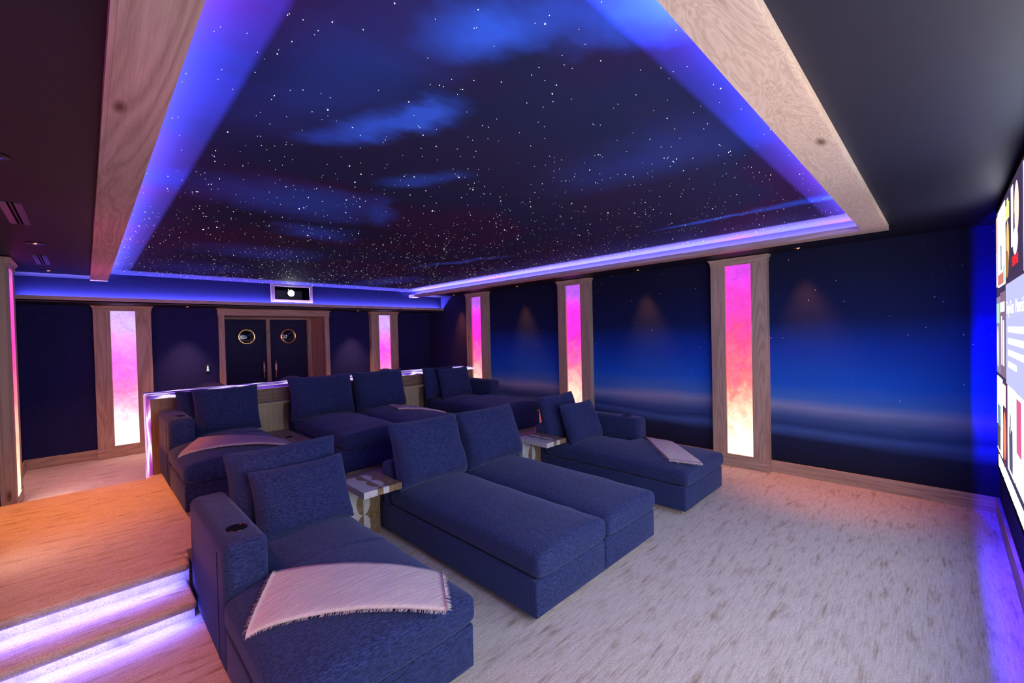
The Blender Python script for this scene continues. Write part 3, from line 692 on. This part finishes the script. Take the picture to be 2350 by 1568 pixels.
def chaise(label, xf, xb, y0, y1, z0, arm, seed, plinth=True):
    """arm: None, 'L' (at y0) or 'R' (at y1)"""
    t = thing('chaise_lounge', ((xf+xb)/2, (y0+y1)/2, z0), label, 'chaise lounge', 'navy chaise lounges')
    aw = .22; xa = xf-.90
    box('plinth', xb+.05, xf-.055, y0+.05, y1-.05, z0+.001, z0+.05, 'wood_x', t)
    yl, yr = y0, y1
    by0, by1 = (y0+aw, y1) if arm == 'L' else (y0, y1-aw) if arm == 'R' else (y0, y1)
    bm = bmesh.new()
    if arm:
        pts = [(xb, by0), (xa+.003, by0), (xa+.003, y0), (xf, y0), (xf, y1), (xa+.003, y1), (xa+.003, by1), (xb, by1)]
        pts = [p_ for k_, p_ in enumerate(pts) if k_ == 0 or p_ != pts[k_-1]]
        pp = []
        for p_ in pts:
            if not pp or (Vector(p_)-Vector(pp[-1])).length > 1e-6: pp.append(p_)
        pp = [p_ for k_, p_ in enumerate(pp) if not ((pp[k_-1][0] == p_[0] == pp[(k_+1) % len(pp)][0]) or (pp[k_-1][1] == p_[1] == pp[(k_+1) % len(pp)][1]))]
        f = bm.faces.new([bm.verts.new((q[0], q[1], z0+.045)) for q in pp])
        ex = bmesh.ops.extrude_face_region(bm, geom=[f])
        bmesh.ops.translate(bm, vec=(0, 0, .23), verts=[v for v in ex['geom'] if isinstance(v, bmesh.types.BMVert)])
        bmesh.ops.recalc_face_normals(bm, faces=bm.faces[:])
        bmesh.ops.bevel(bm, geom=bm.edges[:], offset=.012, segments=3, profile=.5, affect='EDGES')
    else: box_bm(bm, xb, xf, by0, by1, z0+.045, z0+.275, .012, 3)
    o = bm_obj('base', bm, 'fabric', t, True)
    if arm:
        a0, a1 = (y0, y0+aw) if arm == 'L' else (y1-aw, y1)
        a = bm_obj('arm', arm_bm(xb, xa, a0, a1, z0+.045, z0+.722), 'fabric', t, True)
        cx, cy = xa-.22, (a0+a1)/2
        V, Fc = lathe([(.046, -.03), (.046, .001), (.052, .004), (.056, .002), (.056, -.002)], 'z', 32, (cx, cy, z0+.722)); cup = mesh_obj('cup_holder', V, Fc[:-2], 'cuprim', a, True)
        cup['label'] = 'dark metal cup holder set into the arm'
        V, Fc = lathe([(.001, .0015), (.046, .0015)], 'z', 32, (cx, cy, z0+.722)); mesh_obj('cup_well', V, Fc[:-1], 'cup', cup, True)
        # vertical panel seam on the outer face of the arm
        ys = y0-.001 if arm == 'L' else y1+.001
        V, Fc = tube([(xa-.16, ys, z0+.05), (xa-.16, ys, z0+.64)], .003, 6); mesh_obj('seam', V, Fc, 'fabric', a)
    b = arm_bm(xb-.0, xb+.17, by0+.004, by1-.004, z0+.045, z0+.66); bm_obj('back_frame', b, 'fabric', t, True)
    c0, c1 = y0+.004, y1-.004
    xs0 = xb+.165
    if arm == 'L': seat_cushion(xs0, xf+.022, c0-.01, c1+.012, xa+.006, y0+aw+.002, c1+.012, z0+SEAT_ZB, z0+SEAT_ZT, CROWN, seed, t)
    elif arm == 'R': seat_cushion(xs0, xf+.022, c0-.012, c1+.01, xa+.006, c0-.012, y1-aw-.002, z0+SEAT_ZB, z0+SEAT_ZT, CROWN, seed, t)
    else: seat_cushion(xs0, xf+.022, c0-.002, c1+.002, None, 0, 0, z0+SEAT_ZB, z0+SEAT_ZT, CROWN, seed, t)
    return t
XF1, XB1 = -1.77, -3.72
chaise('navy chaise lounge with left arm in the front row beside the steps', XF1, XB1, .48, 1.42, 0, 'L', 1)
chaise('navy armless chaise in the front row, left one of the middle pair', XF1, XB1, 1.915, 2.672, 0, None, 2)
chaise('navy armless chaise in the front row, right one of the middle pair', XF1, XB1, 2.682, 3.43, 0, None, 3)
chaise('navy chaise lounge with right arm in the front row along the mural wall', XF1, XB1, 4.06, 5.03, 0, 'R', 4)
XF2, XB2 = -4.535, -6.31
chaise('navy chaise lounge with left arm on the platform beside the bar end', XF2, XB2, .56, 1.46, ZPL, 'L', 5)
chaise('navy armless chaise on the platform, left one of the middle pair', XF2, XB2, 1.93, 2.70, ZPL, None, 6)
chaise('navy armless chaise on the platform, right one of the middle pair', XF2, XB2, 2.71, 3.48, ZPL, None, 7)
chaise('navy chaise lounge with right arm on the platform near the corner pilaster', XF2, XB2, 4.08, 5.08, ZPL, 'R', 8)

def pillow(name, label, yc, wd, ht, th, xbot, zbot, lean, yaw, seed, group, ears=.06, rollv=0):
    n = 26; V, Fc = [], []; th *= 1.15
    M = Matrix.Translation((xbot, yc, zbot)) @ Matrix.Rotation(R(yaw), 4, 'Z') @ Matrix.Rotation(R(-lean), 4, 'Y') @ Matrix.Rotation(R(rollv), 4, 'X')
    def pt(u, v, side):
        y = u*wd/2*(1-ears*(1-v*v)) ; z = (v*(1-ears*.8*(1-u*u))+1)/2*ht
        y *= 1-.012*(u*v)**6; z = ht/2+(z-ht/2)*(1-.012*(u*v)**6)
        prof = max(0, (1-abs(u)**4.2))**.5*max(0, (1-abs(v)**4.0))**.5
        prof *= (1.0-.22*v)
        x = side*th/2*prof
        q = Vector((x, y, z))*7+Vector((seed*3.1, 0, 0))
        k = noise.noise(q)*.015 + noise.noise(q*2.7)*.007
        # creases that radiate from the corners
        k -= .006*abs(math.sin(6*(u+v)+seed))*max(0, abs(u*v)-.25)
        return M @ Vector((x+side*k*min(1, prof*2), y+noise.noise(q*.6)*.008, z+noise.noise(q*.6+Vector((9, 0, 0)))*.010))
    idx = {}
    for side in (1, -1):
        for i in range(n+1):
            for j in range(n+1):
                u, v = -1+2*i/n, -1+2*j/n
                u = math.copysign(1-(1-abs(u))**1.5, u); v = math.copysign(1-(1-abs(v))**1.5, v)
                edge = i in (0, n) or j in (0, n)
                if edge and side == -1: idx[(side, i, j)] = idx[(1, i, j)]; continue
                idx[(side, i, j)] = len(V); V.append(pt(u, v, side))
    for side in (1, -1):
        for i in range(n):
            for j in range(n):
                f = (idx[(side, i, j)], idx[(side, i+1, j)], idx[(side, i+1, j+1)], idx[(side, i, j+1)])
                Fc.append(f if side == 1 else f[::-1])
    loop = [(i, 0) for i in range(n)]+[(n, j) for j in range(n)]+[(n-i, n) for i in range(n)]+[(0, n-j) for j in range(n)]
    rim = [V[idx[(1, i, j)]] for i, j in loop]
    t = thing(name, (xbot, yc, zbot), label, 'cushion', group)
    mesh_obj('cover', V, Fc, 'fabric', t, True)
    V2, F2 = tube(rim, .0045, 6, True); mesh_obj('seam', V2, F2, 'fabric', t, True)
    return t
Z1 = .47
G1, G2 = 'back cushions', 'loose front cushions'
pillow('back_cushion', 'large navy back cushion behind the smaller one on the front left chaise', 1.05, .78, .57, .24, -3.46, Z1-.02, 12, 0, 1, G1)
pillow('throw_cushion', 'navy cushion leaning in front on the front left chaise', 1.09, .66, .48, .20, -3.19, Z1-.02, 22, 0, 2, G2)
pillow('back_cushion', 'navy back cushion of the front middle pair, left seat', 2.285, .76, .60, .27, -3.36, Z1-.02, 18, 0, 3, G1)
pillow('back_cushion', 'navy back cushion of the front middle pair, right seat', 3.06, .77, .59, .27, -3.36, Z1-.02, 18, 0, 4, G1)
pillow('back_cushion', 'large navy back cushion at the rear of the front right chaise', 4.40, .68, .57, .22, -3.50, Z1-.02, 14, 0, 5, G1)
pillow('throw_cushion', 'square navy cushion leaning in front on the front right chaise', 4.40, .60, .50, .2, -3.14, Z1-.015, 22, -4, 6, G2)
pillow('back_cushion', 'navy back cushion on the platform chaise nearest the bar end', 1.15, .66, .525, .24, -5.80, ZPL+Z1-.02, 16, 0, 7, G1)
pillow('back_cushion', 'second navy cushion tucked behind on the platform chaise nearest the bar end', 1.00, .60, .475, .15, -6.05, ZPL+Z1-.005, 10, 0, 8, G1)
pillow('back_cushion', 'navy back cushion of the platform middle pair, left seat', 2.26, .84, .565, .28, -5.88, ZPL+Z1-.02, 14, 0, 9, G1)
pillow('back_cushion', 'navy back cushion of the platform middle pair, right seat', 3.10, .80, .57, .28, -5.88, ZPL+Z1-.02, 14, 0, 10, G1)
pillow('throw_cushion', 'navy cushion leaning in front on the platform chaise by the corner', 4.44, .62, .52, .2, -5.80, ZPL+Z1-.02, 16, 0, 11, G2)
pillow('back_cushion', 'rear navy cushion on the platform chaise by the corner', 4.28, .62, .52, .15, -6.05, ZPL+Z1-.01, 10, 0, 12, G1)

# ------------------------------------------------------------------ throws
def blanket(label, quad, yl, yr, z0, seed, mat, fringe_ends=(0, 1), bow=.05):
    """quad: back-left, back-right, front-right, front-left in (x, y); draped on the seat cushion"""
    t = thing('throw_blanket', (quad[0][0], quad[0][1], z0+.45), label, 'blanket', 'folded throws')
    BLq, BR, FR, FL = [Vector((q[0], q[1])) for q in quad]
    nu, nv = 36, 14; th = .022
    def base(u, v, lay=1.0):
        a = BLq.lerp(BR, u); b = FL.lerp(FR, u); p = a.lerp(b, v)
        d = (FR-FL).normalized(); nrm = Vector((-d.y, d.x))
        if nrm.dot(BLq-FL) < 0: nrm = -nrm
        p = p + nrm*bow*math.sin(math.pi*u)
        z = seat_top(p.y, yl, yr, z0)
        z += .004*noise.noise(Vector((u*5+seed, v*4, lay*3)))+.003*noise.noise(Vector((u*16, v*9, seed)))
        return Vector((p.x, p.y, z))
    V, Fc = [], []
    prof = []
    for j in range(nv+1): prof.append((j/nv, 1.0))
    K = 5
    ring = []
    for j in range(nv+1): ring.append((j/nv, th))
    for k in range(1, K): ring.append((1+.028*math.sin(math.pi*k/K), th/2*(1+math.cos(math.pi*k/K))))
    for j in range(nv, -1, -1): ring.append((j/nv, .003))
    for i in range(nu+1):
        for v, h in ring:
            p = base(i/nu, v); V.append((p.x, p.y, p.z+h))
    n = len(ring)
    for i in range(nu):
        for k in range(n): Fc.append((i*n+k, i*n+(k+1) % n, (i+1)*n+(k+1) % n, (i+1)*n+k))
    Fc.append(tuple(range(n))); Fc.append(tuple(nu*n+k for k in range(n))[::-1])
    mesh_obj('cloth', V, Fc, mat, t, True)
    random.seed(seed); V, Fc = [], []
    for end in fringe_ends:
        for k in range(150):
            v = random.random(); p = base(end, v); sgn = 1 if end else -1
            d = ((BR-BLq).lerp(FR-FL, v)).normalized()*sgn
            h = random.uniform(.004, th); L = random.uniform(.010, .026); w_ = .0016
            a = Vector((p.x, p.y, p.z+h)); dv = Vector((d.x+random.uniform(-.3, .3), d.y+random.uniform(-.3, .3), 0)).normalized()
            e = a + dv*L + Vector((0, 0, -.006)); s_ = Vector((-dv.y, dv.x, 0))*w_
            q = len(V); V += [a-s_, a+s_, e+s_*.6, e-s_*.6]; Fc.append((q, q+1, q+2, q+3))
    for k in range(220):
        u = random.random(); p = base(u, 1.0); d = (FR-FL).normalized(); nrm = Vector((-d.y, d.x))
        if nrm.dot(FL-BLq) < 0: nrm = -nrm
        a = Vector((p.x, p.y, p.z+.003)); L = random.uniform(.008, .02); dv = Vector((nrm.x+random.uniform(-.4, .4), nrm.y+random.uniform(-.4, .4), 0)).normalized()
        e = a+dv*(.022+L*.6); s_ = Vector((-dv.y, dv.x, 0))*.0014; q = len(V); V += [a-s_, a+s_, e+s_*.5, e-s_*.5]; Fc.append((q, q+1, q+2, q+3))
    f = mesh_obj('fringe', V, Fc, mat, t); f['kind'] = 'stuff'
    return t
blanket('ivory folded throw lying across the front left chaise', [(-2.66, .71), (-2.02, 1.40), (-1.68, 1.19), (-2.29, .49)], .48, 1.43, 0, 21, 'throw', (0, 1), .035)
blanket('ivory folded throw lying across the front right chaise', [(-2.40, 5.03), (-1.67, 4.24), (-1.98, 4.19), (-2.66, 4.96)], 4.05, 5.04, 0, 22, 'throw', (1,), -.03)
blanket('marbled grey throw across the platform chaise beside the bar end', [(-5.42, .80), (-4.82, 1.44), (-4.46, 1.40), (-4.97, .575)], .56, 1.47, ZPL, 23, 'throw_marbled', (1,), .03)
blanket('lavender-lit throw on the platform middle pair, right seat', [(-5.70, 3.10), (-5.0, 3.46), (-4.78, 3.44), (-5.30, 3.02)], 2.71, 3.48, ZPL, 24, 'throw', (), .02)

# ================================================================== SIDE TABLES
def side_table(y0, y1, x0, x1, label):
    t = thing('side_table', ((x0+x1)/2, (y0+y1)/2, 0), label, 'side table', 'inlaid side tables')
    o = box('table_top', x0, x1, y0, y1, .495, .55, 'inlay_top', t, .002, 1); o['label'] = 'pale and brown inlaid slab top'
    o = box('leg', x0, x0+.06, y0+.01, y1-.012, .001, .495, 'inlay_leg', t, .002, 1); o['label'] = 'slab leg inlaid with overlapping discs'
side_table(1.560, 1.905, -3.75, -3.31, 'inlaid stone side table between the front left chaise and the middle pair')
side_table(3.70, 4.05, -3.66, -3.20, 'inlaid stone side table between the middle pair and the front right chaise')
# platform tables between the rear seats
def low_table(y0, y1, label):
    t = thing('low_table', (-5.8, (y0+y1)/2, ZPL), label, 'table', 'built-in oak tables')
    box('table_top', -6.325, -5.22, y0, y1, .575, .60, 'wood_x', t, .002, 1)
    box('body', -6.32, -5.25, y0+.02, y1-.02, ZPL, .575, 'wood_z', t)
    V, Fc = lathe([(.034, -.003), (.042, .001), (.044, .003), (.038, .003), (.034, -.001)], 'z', 24, (-5.72, (y0+y1)/2+.05, .60)); c = mesh_obj('cup_holder', V, Fc[:-2], 'cuprim', t, True)
    V, Fc = lathe([(.001, .001), (.036, .001)], 'z', 24, (-5.72, (y0+y1)/2+.05, .60)); mesh_obj('cup_well', V, Fc[:-1], 'cup', c)
low_table(1.50, 1.90, 'oak low table between the platform left chaise and the middle pair')
low_table(3.52, 4.04, 'oak low table between the platform middle pair and the corner chaise')

# ================================================================== BAR
XBR = -6.335
bar = thing('bar_counter', (-6.5, 2.9, ZR), 'long bar with glowing violet agate top behind the rear seats', 'bar counter')
box('carcass', -6.60, XBR, .50, 5.2, ZR, 1.165, 'bar_wood_z', bar)
for y0 in [.52+.31*k for k in range(15)]:
    # raised chevron boards on the front
    box('front_board', XBR, XBR+.008, y0, y0+.302, 1.0, 1.16, 'bar_wood_y', bar, .002, 1)
o = box('counter_top', -6.87, XBR+.012, .475, 5.25, 1.168, 1.205, 'agate_top', bar, .003, 1); o['label'] = 'backlit violet agate counter top'
o = box('end_panel', -6.62, XBR+.010, .462, .50, ZR, 1.205, 'agate_end', bar, .003, 1); o['label'] = 'backlit pink agate waterfall end'
box('front_post', XBR, XBR+.012, .505, .60, ZPL, 1.165, 'bar_wood_z', bar)
def cabinet(y0, y1, yo, label):
    t = thing('bar_cabinet', (XBR+.05, (y0+y1)/2, .6), label, 'cabinet', 'pale cabinets on the bar front')
    box('panel', XBR+.012, XBR+.05, y0, y1, .602, .93, 'birch', t)
    box('moulding', XBR+.012, XBR+.062, y0-.005, y1+.008, .925, .955, 'birch_y', t, .003)
    box('shelf', XBR+.012, XBR+.13, y0-.01, y1+yo, .962, .992, 'birch_y', t, .003)
cabinet(1.48, 1.865, .06, 'pale birch panel and shelf on the bar front beside the low table, left gap')
cabinet(3.55, 3.985, .075, 'pale birch panel and shelf on the bar front, right gap by the corner chaise')
def stool(x, y, label):
    t = thing('bar_stool', (x, y, ZR), label, 'stool', 'bar stools')
    V, Fc = lathe([(.001, ZR+.02), (.20, ZR+.012), (.22, ZR+.002)], 'z', 28, (x, y, 0)); mesh_obj('foot', V, Fc, 'chrome', t, True)
    V, Fc = lathe([(.028, ZR+.01), (.028, .72)], 'z', 14, (x, y, 0)); mesh_obj('stem', V, Fc, 'chrome', t, True)
    V, Fc = lathe([(.17, .72), (.205, .74), (.215, .78), (.19, .815), (.001, .825)], 'z', 28, (x, y, 0)); mesh_obj('seat', V, Fc, 'stool', t, True)
    V, Fc = tube([(x+.2*math.cos(a), y+.2*math.sin(a), .40) for a in [k*math.pi/12 for k in range(24)]], .011, 8, True); mesh_obj('foot_ring', V, Fc, 'chrome', t, True)
    # curved back on the far side, lower towards the ends
    V, Fc = [], []; n = 24
    for k in range(n+1):
        a = math.pi*(.5+k/n); r0, r1 = .195, .235
        q = (k/n-.5)*2; zt = 1.235-.13*q**2; zb = .80
        for r, z in ((r0, zb), (r0, zt-.015), ((r0+r1)/2, zt), (r1, zt-.015), (r1, zb)):
            V.append((x+r*math.cos(a), y+r*math.sin(a), z))
    for k in range(n):
        for j in range(5): Fc.append((k*5+j, k*5+(j+1) % 5, (k+1)*5+(j+1) % 5, (k+1)*5+j))
    Fc += [(4, 3, 2, 1, 0), tuple(n*5+j for j in range(5))]
    mesh_obj('back', V, Fc, 'stool', t, True)
stool(-7.08, 1.21, 'bar stool with rounded back, leftmost behind the glowing counter')
stool(-7.08, 2.28, 'bar stool with rounded back, in front of the double doors')
stool(-7.08, 3.90, 'bar stool with rounded back, by the right pink pilaster')
